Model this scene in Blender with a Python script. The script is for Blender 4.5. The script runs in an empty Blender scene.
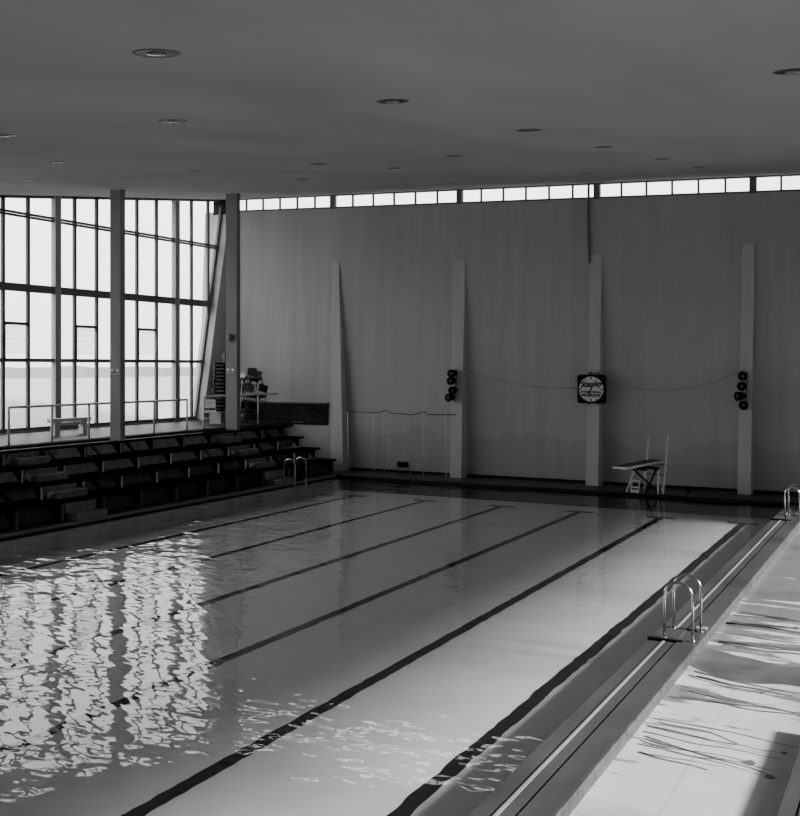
import bpy, bmesh, math, random
from mathutils import Vector, Matrix, Euler, noise
random.seed(7)
SC = bpy.context.scene
COL = SC.collection
PI = math.pi
R = math.radians

# ------------------------------------------------------------------ materials
def new_mat(name):
    m = bpy.data.materials.new(name); m.use_nodes = True
    nt = m.node_tree; nt.nodes.clear()
    return m, nt, nt.nodes, nt.links

def grey(name, v, rough=0.6, var=0.0, scale=3.0, stretch=(1, 1, 1), spec=0.3, metal=0.0, bump=0.0, fine=0.0):
    """plain grey surface with procedural blotches"""
    m, nt, N, L = new_mat(name)
    out = N.new('ShaderNodeOutputMaterial'); b = N.new('ShaderNodeBsdfPrincipled')
    b.inputs['Roughness'].default_value = rough
    b.inputs['Metallic'].default_value = metal
    b.inputs['Specular IOR Level'].default_value = spec
    b.inputs['Base Color'].default_value = (v, v, v, 1)
    L.new(b.outputs[0], out.inputs[0])
    if var or bump or fine:
        tc = N.new('ShaderNodeTexCoord'); mp = N.new('ShaderNodeMapping')
        mp.inputs['Scale'].default_value = stretch
        L.new(tc.outputs['Object'], mp.inputs[0])
        n1 = N.new('ShaderNodeTexNoise'); n1.inputs['Scale'].default_value = scale; n1.inputs['Detail'].default_value = 6
        L.new(mp.outputs[0], n1.inputs['Vector'])
        mr = N.new('ShaderNodeMapRange')
        mr.inputs[1].default_value = 0.3; mr.inputs[2].default_value = 0.7
        mr.inputs[3].default_value = v * (1 - var); mr.inputs[4].default_value = v * (1 + var)
        L.new(n1.outputs[0], mr.inputs[0])
        last = mr.outputs[0]
        if fine:
            n2 = N.new('ShaderNodeTexNoise'); n2.inputs['Scale'].default_value = 40; n2.inputs['Detail'].default_value = 3
            L.new(tc.outputs['Object'], n2.inputs['Vector'])
            mr2 = N.new('ShaderNodeMapRange'); mr2.inputs[3].default_value = 1 - fine; mr2.inputs[4].default_value = 1 + fine
            L.new(n2.outputs[0], mr2.inputs[0])
            mu = N.new('ShaderNodeMath'); mu.operation = 'MULTIPLY'
            L.new(last, mu.inputs[0]); L.new(mr2.outputs[0], mu.inputs[1]); last = mu.outputs[0]
        cc = N.new('ShaderNodeCombineColor')
        for k in range(3): L.new(last, cc.inputs[k])
        L.new(cc.outputs[0], b.inputs['Base Color'])
        if bump:
            bp = N.new('ShaderNodeBump'); bp.inputs['Strength'].default_value = bump; bp.inputs['Distance'].default_value = 0.02
            L.new(n1.outputs[0], bp.inputs['Height']); L.new(bp.outputs[0], b.inputs['Normal'])
    return m

M = {}
M['ceiling'] = grey('ceiling_plaster', .46, .9, .10, .55, (1, .35, 1), .1, fine=.05)
M['column'] = grey('painted_column', .32, .7, .06, 2)
M['post'] = grey('window_post_paint', .5, .6)
M['frame'] = grey('dark_window_frame', .22, .5)
M['white'] = grey('white_paint', .82, .4, .06, 5)
M['black'] = grey('black_paint', .008, .5)
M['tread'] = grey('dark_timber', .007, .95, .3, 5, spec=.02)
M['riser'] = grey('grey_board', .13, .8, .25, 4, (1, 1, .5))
M['block'] = grey('concrete_block', .27, .85, .25, 5)
M['strip'] = grey('pale_post', .2, .7)
M['chrome'] = grey('steel_tube', .72, .22, metal=1.0)
M['tile'] = grey('dark_tile', .02, .35)
M['walk'] = grey('wet_walkway', .06, .5, .5, 1.6, (1, .6, 1), .25)
M['deck_dark'] = grey('dark_deck', .09, .5, .2, 1.5)
M['curb'] = grey('curb_tile', .11, .4, .18, 2.5, (1, .25, 1), .4)
M['coping'] = grey('coping_tile', .3, .5, .15, 2, (1, .3, 1))
M['gallery'] = grey('dark_channel', .006, .8, spec=.05)
M['pale'] = grey('pale_buttress', .62, .8, .04, 2)
M['vent'] = grey('vent_black', .02, .7)
M['lip'] = grey('curb_lip', .42, .4)
M['curbface'] = grey('curb_face', .12, .6, .3, 9)
M['line'] = grey('lane_paint', .008, .6, spec=.1)
M['basin'] = grey('basin_plaster', .86, .7, .04, .8)
M['darkchair'] = grey('dark_chair', .018, .5, .4, 6)
M['rope'] = grey('grey_rope', .09, .8)
M['board'] = grey('dark_notice', .014, .5)
M['smudge'] = grey('faded_print', .035, .7, .9, 2.2)
M['board_top'] = grey('diving_board_grip', .13, .8)
M['face'] = grey('clock_face', .8, .5)
M['lamp_can'] = grey('lamp_recess', .03, .4, metal=.0)
M['lamp_rim'] = grey('lamp_rim', .22, .5)
M['lamp_lens'] = grey('lamp_lens', .25, .15, spec=.8)
M['hedge'] = grey('far_hedge', .25, .9, .12, .4)
M['ground'] = grey('pale_ground', .38, .9, .05, .2)
M['strongpost'] = grey('white_pole', .75, .5)
M['dark_wall'] = grey('near_wall', .22, .9)

def wall_mat():
    m, nt, N, L = new_mat('back_wall_concrete')
    out = N.new('ShaderNodeOutputMaterial'); b = N.new('ShaderNodeBsdfPrincipled')
    b.inputs['Roughness'].default_value = .85; b.inputs['Specular IOR Level'].default_value = .15
    L.new(b.outputs[0], out.inputs[0])
    tc = N.new('ShaderNodeTexCoord')
    mp = N.new('ShaderNodeMapping'); mp.inputs['Scale'].default_value = (2.2, 1, .12); L.new(tc.outputs['Object'], mp.inputs[0])
    n1 = N.new('ShaderNodeTexNoise'); n1.inputs['Scale'].default_value = 1.2; n1.inputs['Detail'].default_value = 6; L.new(mp.outputs[0], n1.inputs['Vector'])
    n2 = N.new('ShaderNodeTexNoise'); n2.inputs['Scale'].default_value = .45; n2.inputs['Detail'].default_value = 3; L.new(tc.outputs['Object'], n2.inputs['Vector'])
    # damp tide mark low on the wall
    sx = N.new('ShaderNodeSeparateXYZ'); L.new(tc.outputs['Object'], sx.inputs[0])
    a = N.new('ShaderNodeMath'); a.operation = 'MULTIPLY_ADD'; a.inputs[1].default_value = 2.2; a.inputs[2].default_value = .5
    L.new(n2.outputs[0], a.inputs[0])
    lt = N.new('ShaderNodeMapRange'); lt.interpolation_type = 'SMOOTHSTEP'; lt.inputs[1].default_value = -.05; lt.inputs[2].default_value = .05
    lt.inputs[3].default_value = .9; lt.inputs[4].default_value = 1.0
    d = N.new('ShaderNodeMath'); d.operation = 'SUBTRACT'; L.new(sx.outputs[2], d.inputs[0]); L.new(a.outputs[0], d.inputs[1])
    L.new(d.outputs[0], lt.inputs[0])
    r1 = N.new('ShaderNodeMapRange'); r1.inputs[1].default_value = .3; r1.inputs[2].default_value = .7; r1.inputs[3].default_value = .49; r1.inputs[4].default_value = .55
    L.new(n1.outputs[0], r1.inputs[0])
    mu = N.new('ShaderNodeMath'); mu.operation = 'MULTIPLY'; L.new(r1.outputs[0], mu.inputs[0]); L.new(lt.outputs[0], mu.inputs[1])
    cc = N.new('ShaderNodeCombineColor')
    for k in range(3): L.new(mu.outputs[0], cc.inputs[k])
    L.new(cc.outputs[0], b.inputs['Base Color'])
    return m
M['wall'] = wall_mat()
M['pilaster'] = grey('pilaster_concrete', .60, .85, .05, 1.2, (2, 1, .15), .15)

def schlick(N, L, f0, normal=None):
    # reflectance that is the same from both sides of a thin sheet
    lw = N.new('ShaderNodeLayerWeight'); lw.inputs[0].default_value = .5
    if normal is not None: L.new(normal, lw.inputs['Normal'])
    p = N.new('ShaderNodeMath'); p.operation = 'POWER'; p.inputs[1].default_value = 5; L.new(lw.outputs['Facing'], p.inputs[0])
    a = N.new('ShaderNodeMath'); a.operation = 'MULTIPLY_ADD'; a.inputs[1].default_value = 1 - f0; a.inputs[2].default_value = f0
    L.new(p.outputs[0], a.inputs[0]); return a.outputs[0]

def glass_mat():
    m, nt, N, L = new_mat('window_glass')
    out = N.new('ShaderNodeOutputMaterial')
    t = N.new('ShaderNodeBsdfTransparent'); t.inputs[0].default_value = (.93, .93, .93, 1)
    g = N.new('ShaderNodeBsdfGlossy'); g.inputs['Roughness'].default_value = .05
    mx = N.new('ShaderNodeMixShader')
    L.new(schlick(N, L, .03), mx.inputs[0]); L.new(t.outputs[0], mx.inputs[1]); L.new(g.outputs[0], mx.inputs[2])
    L.new(mx.outputs[0], out.inputs[0])
    return m
M['glass'] = glass_mat()

def water_mat():
    m, nt, N, L = new_mat('pool_water')
    out = N.new('ShaderNodeOutputMaterial')
    tc = N.new('ShaderNodeTexCoord')
    def nz(scale, stretch, det):
        mp = N.new('ShaderNodeMapping'); mp.inputs['Scale'].default_value = stretch; mp.inputs['Rotation'].default_value = (0, 0, R(25))
        L.new(tc.outputs['Object'], mp.inputs[0])
        n = N.new('ShaderNodeTexNoise'); n.inputs['Scale'].default_value = scale; n.inputs['Detail'].default_value = det
        n.inputs['Roughness'].default_value = .45
        L.new(mp.outputs[0], n.inputs['Vector']); return n
    n1 = nz(1.25, (.8, 1.2, 1), 2.0)
    n2 = nz(4.2, (.7, 1.3, 1), 1.0)
    ad = N.new('ShaderNodeMath'); ad.operation = 'MULTIPLY_ADD'; ad.inputs[1].default_value = .22
    L.new(n2.outputs[0], ad.inputs[0]); L.new(n1.outputs[0], ad.inputs[2])
    # calmer and livelier areas
    n3 = nz(.16, (1, 1, 1), 1.0)
    am = N.new('ShaderNodeMapRange'); am.inputs[1].default_value = .35; am.inputs[2].default_value = .65; am.inputs[3].default_value = .65; am.inputs[4].default_value = 1.15
    L.new(n3.outputs[0], am.inputs[0])
    # livelier towards the left overflow edge
    sx = N.new('ShaderNodeSeparateXYZ'); L.new(tc.outputs['Object'], sx.inputs[0])
    lx = N.new('ShaderNodeMapRange'); lx.inputs[1].default_value = -18.5; lx.inputs[2].default_value = -9; lx.inputs[3].default_value = 2.6; lx.inputs[4].default_value = 1.0
    L.new(sx.outputs[0], lx.inputs[0])
    am2 = N.new('ShaderNodeMath'); am2.operation = 'MULTIPLY'; L.new(am.outputs[0], am2.inputs[0]); L.new(lx.outputs[0], am2.inputs[1])
    hm = N.new('ShaderNodeMath'); hm.operation = 'MULTIPLY'; L.new(ad.outputs[0], hm.inputs[0]); L.new(am2.outputs[0], hm.inputs[1])
    bp = N.new('ShaderNodeBump'); bp.inputs['Strength'].default_value = 1.0; bp.inputs['Distance'].default_value = .019
    L.new(hm.outputs[0], bp.inputs['Height'])
    t = N.new('ShaderNodeBsdfTransparent'); t.inputs[0].default_value = (.92, .92, .92, 1)
    df = N.new('ShaderNodeBsdfDiffuse'); df.inputs[0].default_value = (.30, .30, .30, 1)
    m1 = N.new('ShaderNodeMixShader'); m1.inputs[0].default_value = .06
    L.new(t.outputs[0], m1.inputs[1]); L.new(df.outputs[0], m1.inputs[2])
    g = N.new('ShaderNodeBsdfGlossy'); g.inputs['Roughness'].default_value = .015
    L.new(bp.outputs[0], g.inputs['Normal'])
    mx = N.new('ShaderNodeMixShader')
    L.new(schlick(N, L, .03, bp.outputs[0]), mx.inputs[0]); L.new(m1.outputs[0], mx.inputs[1]); L.new(g.outputs[0], mx.inputs[2])
    L.new(mx.outputs[0], out.inputs[0])
    return m
M['water'] = water_mat()

def deck_mat():
    """pale concrete slab, wet in long trickles that run across the deck"""
    m, nt, N, L = new_mat('wet_concrete_deck')
    out = N.new('ShaderNodeOutputMaterial'); b = N.new('ShaderNodeBsdfPrincipled'); L.new(b.outputs[0], out.inputs[0])
    tc = N.new('ShaderNodeTexCoord')
    mp = N.new('ShaderNodeMapping'); mp.inputs['Scale'].default_value = (.55, 2.6, 1); mp.inputs['Rotation'].default_value = (0, 0, R(14)); L.new(tc.outputs['Object'], mp.inputs[0])
    n1 = N.new('ShaderNodeTexNoise'); n1.inputs['Scale'].default_value = 1.3; n1.inputs['Detail'].default_value = 7; n1.inputs['Roughness'].default_value = .6
    L.new(mp.outputs[0], n1.inputs['Vector'])
    sx = N.new('ShaderNodeSeparateXYZ'); L.new(tc.outputs['Object'], sx.inputs[0])
    # more wet further along the deck and near the curb
    wy = N.new('ShaderNodeMapRange'); wy.inputs[1].default_value = 10; wy.inputs[2].default_value = 24; wy.inputs[3].default_value = -.08; wy.inputs[4].default_value = .30
    L.new(sx.outputs[1], wy.inputs[0])
    wx = N.new('ShaderNodeMapRange'); wx.inputs[1].default_value = -3.1; wx.inputs[2].default_value = -1.6; wx.inputs[3].default_value = .05; wx.inputs[4].default_value = -.03
    L.new(sx.outputs[0], wx.inputs[0])
    a1 = N.new('ShaderNodeMath'); a1.operation = 'ADD'; L.new(n1.outputs[0], a1.inputs[0]); L.new(wy.outputs[0], a1.inputs[1])
    a2 = N.new('ShaderNodeMath'); a2.operation = 'ADD'; L.new(a1.outputs[0], a2.inputs[0]); L.new(wx.outputs[0], a2.inputs[1])
    wet = N.new('ShaderNodeMapRange'); wet.inputs[1].default_value = .56; wet.inputs[2].default_value = .60
    L.new(a2.outputs[0], wet.inputs[0])
    n2 = N.new('ShaderNodeTexNoise'); n2.inputs['Scale'].default_value = 2.0; n2.inputs['Detail'].default_value = 8; L.new(tc.outputs['Object'], n2.inputs['Vector'])
    dry = N.new('ShaderNodeMapRange'); dry.inputs[1].default_value = .3; dry.inputs[2].default_value = .7; dry.inputs[3].default_value = .66; dry.inputs[4].default_value = .78
    L.new(n2.outputs[0], dry.inputs[0])
    # slab joint along the deck
    jx = N.new('ShaderNodeMath'); jx.operation = 'ADD'; jx.inputs[1].default_value = 2.28; L.new(sx.outputs[0], jx.inputs[0])
    ja = N.new('ShaderNodeMath'); ja.operation = 'ABSOLUTE'; L.new(jx.outputs[0], ja.inputs[0])
    jm = N.new('ShaderNodeMapRange'); jm.inputs[1].default_value = .008; jm.inputs[2].default_value = .025; jm.inputs[3].default_value = .86; jm.inputs[4].default_value = 1
    L.new(ja.outputs[0], jm.inputs[0])
    mj = N.new('ShaderNodeMath'); mj.operation = 'MULTIPLY'; L.new(dry.outputs[0], mj.inputs[0]); L.new(jm.outputs[0], mj.inputs[1])
    mw = N.new('ShaderNodeMath'); mw.operation = 'MULTIPLY'; mw.inputs[1].default_value = .45; L.new(mj.outputs[0], mw.inputs[0])
    mix = N.new('ShaderNodeMix'); mix.data_type = 'FLOAT'
    L.new(wet.outputs[0], mix.inputs[0]); L.new(mj.outputs[0], mix.inputs[2]); L.new(mw.outputs[0], mix.inputs[3])
    cc = N.new('ShaderNodeCombineColor')
    for k in range(3): L.new(mix.outputs[0], cc.inputs[k])
    L.new(cc.outputs[0], b.inputs['Base Color'])
    rr = N.new('ShaderNodeMapRange'); rr.inputs[3].default_value = .75; rr.inputs[4].default_value = .22; L.new(wet.outputs[0], rr.inputs[0])
    L.new(rr.outputs[0], b.inputs['Roughness'])
    return m
M['deck'] = deck_mat()
def louvre_mat():
    m, nt, N, L = new_mat('louvre_glass')
    out = N.new('ShaderNodeOutputMaterial'); t = N.new('ShaderNodeBsdfTransparent'); t.inputs[0].default_value = (.9, .9, .9, 1)
    d = N.new('ShaderNodeBsdfTranslucent'); d.inputs[0].default_value = (.6, .6, .6, 1)
    mx = N.new('ShaderNodeMixShader'); mx.inputs[0].default_value = .12
    L.new(t.outputs[0], mx.inputs[1]); L.new(d.outputs[0], mx.inputs[2]); L.new(mx.outputs[0], out.inputs[0])
    return m
M['louvre'] = louvre_mat()
M['wetfilm'] = grey('wet_film', .2, .3, .2, 2.5, spec=.4)

# ------------------------------------------------------------------ mesh helpers
class MB:
    def __init__(s): s.bm = bmesh.new(); s.smooth = set()
    def box(s, x0, x1, y0, y1, z0, z1, mat=None):
        vs = [s.bm.verts.new(Vector((x, y, z)) if mat is None else mat @ Vector((x, y, z))) for x in (x0, x1) for y in (y0, y1) for z in (z0, z1)]
        for f in ((0, 1, 3, 2), (4, 6, 7, 5), (0, 4, 5, 1), (2, 3, 7, 6), (0, 2, 6, 4), (1, 5, 7, 3)):
            s.bm.faces.new([vs[i] for i in f])
        return s
    def poly_prism(s, pts, off):
        """pts: closed polygon (3D), extruded by vector off"""
        off = Vector(off); a = [s.bm.verts.new(Vector(p)) for p in pts]; b = [s.bm.verts.new(Vector(p) + off) for p in pts]
        n = len(pts); s.bm.faces.new(a[::-1]); s.bm.faces.new(b)
        for i in range(n): s.bm.faces.new((a[i], a[(i + 1) % n], b[(i + 1) % n], b[i]))
        return s
    def tube(s, pts, r, n=8, caps=True):
        pts = [Vector(p) for p in pts]; rings = []
        up = None
        for i, p in enumerate(pts):
            d = (pts[min(i + 1, len(pts) - 1)] - pts[max(i - 1, 0)]).normalized()
            if up is None:
                up = Vector((0, 0, 1)) if abs(d.z) < .9 else Vector((0, 1, 0))
            a = d.cross(up).normalized(); up = a.cross(d).normalized()
            rr = r[i] if isinstance(r, (list, tuple)) else r
            rings.append([s.bm.verts.new(p + rr * (math.cos(t) * a + math.sin(t) * up)) for t in [2 * PI * k / n for k in range(n)]])
        for q, w in zip(rings, rings[1:]):
            for k in range(n):
                f = s.bm.faces.new((q[k], q[(k + 1) % n], w[(k + 1) % n], w[k])); f.smooth = True
        if caps:
            s.bm.faces.new(rings[0][::-1]); s.bm.faces.new(rings[-1])
        return s
    def bar(s, p, q, w, h=None):
        """square bar from p to q"""
        h = h or w; p = Vector(p); q = Vector(q); d = (q - p).normalized()
        up = Vector((0, 0, 1)) if abs(d.z) < .95 else Vector((0, 1, 0))
        a = d.cross(up).normalized() * (w / 2); b = a.cross(d).normalized() * (h / 2)
        v = [s.bm.verts.new(e + i * a + j * b) for e in (p, q) for i, j in ((-1, -1), (1, -1), (1, 1), (-1, 1))]
        for f in ((3, 2, 1, 0), (4, 5, 6, 7), (0, 1, 5, 4), (1, 2, 6, 5), (2, 3, 7, 6), (3, 0, 4, 7)):
            s.bm.faces.new([v[i] for i in f])
        return s
    def lathe(s, prof, c, axis='Z', n=24, mat=None):
        """prof: (radius, height) list about axis through c"""
        c = Vector(c); rings = []
        for r, h in prof:
            ring = []
            for k in range(n):
                t = 2 * PI * k / n
                v = {'Z': Vector((r * math.cos(t), r * math.sin(t), h)), 'Y': Vector((r * math.cos(t), h, r * math.sin(t))), 'X': Vector((h, r * math.cos(t), r * math.sin(t)))}[axis]
                ring.append(s.bm.verts.new(c + (v if mat is None else mat @ v)))
            rings.append(ring)
        for q, w in zip(rings, rings[1:]):
            for k in range(n):
                f = s.bm.faces.new((q[k], q[(k + 1) % n], w[(k + 1) % n], w[k])); f.smooth = True
        if prof[0][0] > 1e-4: s.bm.faces.new(rings[0][::-1])
        if prof[-1][0] > 1e-4: s.bm.faces.new(rings[-1])
        return s
    def torus(s, c, R1, r, axis='Y', n=24, k=10, mat=None):
        prof = [(R1 + r * math.cos(2 * PI * j / k), r * math.sin(2 * PI * j / k)) for j in range(k + 1)]
        c = Vector(c); rings = []
        for rr, h in prof[:-1]:
            ring = []
            for i in range(n):
                t = 2 * PI * i / n
                v = Vector((rr * math.cos(t), h, rr * math.sin(t)))
                ring.append(s.bm.verts.new(c + (v if mat is None else mat @ v)))
            rings.append(ring)
        for a in range(k):
            q, w = rings[a], rings[(a + 1) % k]
            for i in range(n):
                f = s.bm.faces.new((q[i], q[(i + 1) % n], w[(i + 1) % n], w[i])); f.smooth = True
        return s
    def build(s, name, mat, parent=None, bevel=0.0, fix=True):
        if fix: bmesh.ops.recalc_face_normals(s.bm, faces=s.bm.faces)
        me = bpy.data.meshes.new(name); s.bm.to_mesh(me); s.bm.free()
        o = bpy.data.objects.new(name, me); COL.objects.link(o)
        me.materials.append(M[mat] if isinstance(mat, str) else mat)
        if parent is not None:
            o.parent = parent
            o.matrix_parent_inverse = Matrix.Translation(-parent.location) if parent.location.length else Matrix()
            if parent.rotation_euler.to_matrix() != Matrix.Identity(3):
                o.matrix_parent_inverse = Matrix()
        if bevel:
            md = o.modifiers.new('bevel', 'BEVEL'); md.width = bevel; md.segments = 2
        return o

def tag(o, label, cat, group=None, kind=None):
    o['label'] = label; o['category'] = cat
    if group: o['group'] = group
    if kind: o['kind'] = kind
    return o
def structure(o, label, cat): return tag(o, label, cat, None, 'structure')
def empty(name, loc, label, cat, group=None, kind=None):
    e = bpy.data.objects.new(name, None); COL.objects.link(e); e.location = loc; e.empty_display_size = .1
    return tag(e, label, cat, group, kind)
def local(e, name, mb, mat, **k):
    """child whose mesh is in the empty's local space"""
    o = mb.build(name, mat, None, **k); o.parent = e; return o
def dup(root, loc, rot, label=None):
    r = root.copy(); COL.objects.link(r); r.location = loc; r.rotation_euler = rot
    if label: r['label'] = label
    for ch in list(root.children):
        c = ch.copy(); COL.objects.link(c); c.parent = r
        for g in list(ch.children):
            d = g.copy(); COL.objects.link(d); d.parent = c
    return r

# ------------------------------------------------------------------ dimensions (metres; y runs along the lanes, z up from the water)
XW = -27.2            # window wall
YB = 34.4             # back wall
XR = 3.2              # right wall
YN = -3.5             # near wall
POOL_L, POOL_R, POOL_F = -19.7, -3.77, 31.97
def roof(x, y): return 5.63 - .044 * x + .1358 * y

# ------------------------------------------------------------------ room shell
mb = MB()
c = [(-28.2, YN - .3), (XR + .3, YN - .3), (XR + .3, YB + .4), (-28.2, YB + .4)]
# ceiling slab with round recess holes left to the lamps: a plain sloping slab
mb.poly_prism([(x, y, roof(x, y)) for x, y in c], (0, 0, .5))
structure(mb.build('ceiling', 'ceiling'), 'grey plaster ceiling sloping up towards the far wall', 'ceiling')

def yw(z): return 33.85 + .0515 * z      # face of the slightly leaning far wall
def sill(x): return roof(x, YB) - .545 + .0
mb = MB()
xs = (-28.1, XR + .3)
mb.poly_prism([(xs[0], yw(-.6), -.6), (xs[1], yw(-.6), -.6), (xs[1], YB, sill(xs[1])), (xs[0], YB, sill(xs[0]))], (0, .35, 0))
structure(mb.build('wall_back', 'wall'), 'tall grey concrete wall at the far end of the pool', 'wall')

# clerestory: bays of six panes between posts
posts = [-26.75, -21.5, -15.8, -10.42, -5.12, .15, 3.3]
for i, (a, b) in enumerate(zip(posts, posts[1:])):
    e = empty('window_%d' % (i + 10), ((a + b) / 2, YB, sill((a + b) / 2)), 'strip of clear panes high under the ceiling, bay %s' % ['at the left end beside the pillar', 'second from the left', 'in the middle', 'fourth from the left', 'at the right edge of the photo', 'past the right edge'][i], 'window', None, 'structure')
    n = 6 if b - a > 4 else 3
    fr = MB()
    lo, hi = (lambda x: sill(x)), (lambda x: roof(x, YB))
    def slope_bar(mb, z0, z1, y0, y1, x0=a, x1=b):
        mb.poly_prism([(x0, y0, z0(x0)), (x1, y0, z0(x1)), (x1, y0, z1(x1)), (x0, y0, z1(x0))], (0, y1 - y0, 0))
    slope_bar(fr, lambda x: lo(x) - .01, lambda x: lo(x) + .05, YB - .02, YB + .1)
    slope_bar(fr, lambda x: hi(x) - .05, lambda x: hi(x) + .02, YB - .02, YB + .1)
    o = fr.build('window_frame', 'frame', e)
    for k in range(1, n):
        x = a + (b - a) * k / n
        MB().box(x - .03, x + .03, YB, YB + .08, lo(x), hi(x) + .01).build('glazing_bar', 'frame', e)
    MB().box(b - .11, b + .11, YB - .03, YB + .15, lo(b) - .03, hi(b) + .02).build('window_post', 'frame', e)
    g = MB(); slope_bar(g, lambda x: lo(x) + .03, lambda x: hi(x) - .03, YB + .04, YB + .05)
    g.build('pane', 'glass', e)

# left window wall, bays between heavy posts
zs = 2.08
bigposts = [-3.15, 0, 6.25, 12.55, 18.85, 25.12, 31.42]
def yend(z): return 32.63 + (34.44 - 32.63) * (z - 2.05) / (11.47 - 2.05)   # slanted end of the glazing
bays = list(zip(bigposts, bigposts[1:])) + [(31.42, None)]
for i, (a, b) in enumerate(bays):
    e = empty('window_%d' % (i + 1), (XW, a, zs), 'tall glazed bay of the left wall, ' + ['nearest the camera', 'out of view', 'second out of view', 'third out of view', 'at the left edge of the photo', 'behind the left pillar', 'narrow one ending at the slanted buttress'][i], 'window', None, 'structure')
    last = b is None
    ye = (lambda z: yend(z)) if last else (lambda z, b=b: b)
    if not last:
        n = 6; mul = {4: [19.75, 20.77, 21.8, 22.84, 23.88], 5: [25.98, 27.05, 28.12, 29.17, 30.27]}.get(i, [a + (b - a) * k / n for k in range(1, n)])
    else:
        mul = [32.40, 33.48]
    for y in mul:
        z0 = zs
        if last:
            z0 = max(zs, 2.05 + (y - 32.63) / (34.44 - 32.63) * 9.42)
        MB().box(XW - .05, XW + .05, y - .055, y + .055, z0, roof(XW, y) + .02).build('mullion', 'frame', e)
    # transoms: upper double bar, main beam, lower bar, sill and head
    for z, h, w in ((9.33, .035, .06), (9.43, .035, .06), (6.9, .13, .09), (4.43, .06, .07)):
        MB().box(XW - w, XW + w, a, ye(z) + (.22 if last else 0), z - h, z + h).build('transom', 'frame', e)
    MB().box(XW - .08, XW + .08, a, ye(zs), zs - .08, zs + .05).build('window_sill', 'frame', e)
    if not last:
        MB().poly_prism([(XW - .05, a, roof(XW, a) - .09), (XW - .05, b, roof(XW, b) - .09), (XW - .05, b, roof(XW, b) + .03), (XW - .05, a, roof(XW, a) + .03)], (.1, 0, 0)).build('window_head', 'frame', e)
        g = MB().poly_prism([(XW - .01, a, zs), (XW - .01, b, zs), (XW - .01, b, roof(XW, b)), (XW - .01, a, roof(XW, a))], (.012, 0, 0))
    else:
        zt = roof(XW, 34.4)
        MB().poly_prism([(XW - .05, a, roof(XW, a) - .09), (XW - .05, 34.4, zt - .09), (XW - .05, 34.4, zt + .03), (XW - .05, a, roof(XW, a) + .03)], (.1, 0, 0)).build('window_head', 'frame', e)
        MB().bar((XW, yend(zs), zs), (XW, yend(zt - .02), zt - .02), .12, .10).build('slanted_frame', 'frame', e)
        g = MB().poly_prism([(XW - .01, a, zs), (XW - .01, yend(zs), zs), (XW - .01, yend(zt), zt), (XW - .01, a, roof(XW, a))], (.012, 0, 0))
    g.build('pane', 'glass', e)
    if not last:
        # opening louvre vents in every third light
        for k in (0, 3) if b < 20 else ((0, 3, 4)[:0]):
            pass
        for (ya, yb) in {4: [(22.86, 23.9)], 5: [(26.0, 27.07), (29.18, 30.28)]}.get(i, [(a + (b - a) / 6, a + (b - a) / 3), (a + (b - a) * 4 / 6, a + (b - a) * 5 / 6)]):
            if i == 4: ya, yb = mul[3], mul[4]
            elif i == 5: (ya, yb) = (mul[0], mul[1]) if ya < 28 else (mul[3], mul[4])
            v = MB().box(XW - .06, XW + .07, ya, yb, 5.63, 5.72).box(XW - .05, XW + .07, ya, ya + .06, 4.45, 5.7).box(XW - .05, XW + .07, yb - .06, yb, 4.45, 5.7)
            v = v.build('louvre_vent', 'frame', e)
            for q in range(5):
                z = 4.66 + q * .2
                MB().poly_prism([(XW + .02, ya + .06, z), (XW + .02, yb - .06, z), (XW + .06, yb - .06, z + .17), (XW + .06, ya + .06, z + .17)], (.006, 0, 0)).build('glass_slat', 'louvre', v)
for k, y in enumerate(bigposts[:]):
    o = MB().box(XW - .1, XW + .12, y - .13, y + .13, 1.7, roof(XW, y) + .02)
    structure(o.build('window_post', 'post'), 'grey upright post of the left window wall, %s' % ('the one just left of the right pillar' if y > 30 else 'the one near the left edge behind the bench' if y > 25 else 'out of view %d metres along' % int(y + 5)), 'post')
structure(MB().box(XW - .15, XW + .15, YN, 33.0, -.6, 2.02).build('wall_left', 'post'), 'low wall under the left windows', 'wall')

# end buttress the glazing dies into
mb = MB()
pts = [(-27.5, 32.25, 0), (-27.5, 34.38, 10.85), (-27.5, 34.6, 10.85), (-27.5, 34.6, 0)]
mb.poly_prism(pts, (.72, 0, 0))
structure(MB().box(-27.6, -26.78, YB - .06, YB + .2, 10.85, 11.6).build('trim_6', 'black'), 'dark filler panel above the slanted buttress under the ceiling', 'trim')
structure(mb.build('wall_buttress', 'pale'), 'pale slanted concrete buttress at the corner of windows and far wall', 'buttress')

# right wall with a long band of openings (out of frame, lights the pool)
mb = MB()
mb.box(XR, XR + .3, YN, YB + .3, -.6, 1.9)
mb.poly_prism([(XR, YN, 4.4), (XR, YB + .3, 4.4), (XR, YB + .3, roof(XR, YB + .3)), (XR, YN, roof(XR, YN))], (.3, 0, 0))
mb.box(XR, XR + .3, YN, -1.5, 1.9, 4.4); mb.box(XR, XR + .3, 30.5, YB + .3, 1.9, 4.4)
structure(mb.build('wall_right', 'dark_wall'), 'right wall out of frame with a long band of windows', 'wall')
for k in range(6):
    a, b = -1.5 + k * 32 / 6, -1.5 + (k + 1) * 32 / 6
    e = empty('window_%d' % (20 + k), (XR + .15, a, 1.9), 'window bay %d of the right wall, out of frame' % (k + 1), 'window', None, 'structure')
    MB().box(XR + .05, XR + .2, a, a + .1, 1.9, 4.4).box(XR + .05, XR + .2, b - .05, b + .05, 1.9, 4.4).box(XR + .05, XR + .2, a, b, 1.9, 1.97).build('window_frame', 'frame', e)
    MB().box(XR + .12, XR + .13, a + .05, b - .05, 1.95, 4.4).build('pane', 'glass', e)
structure(MB().box(-28, XR + .3, YN - .3, YN, -.6, roof(-28, YN)).build('wall_near', 'dark_wall'), 'wall behind the camera', 'wall')

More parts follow.
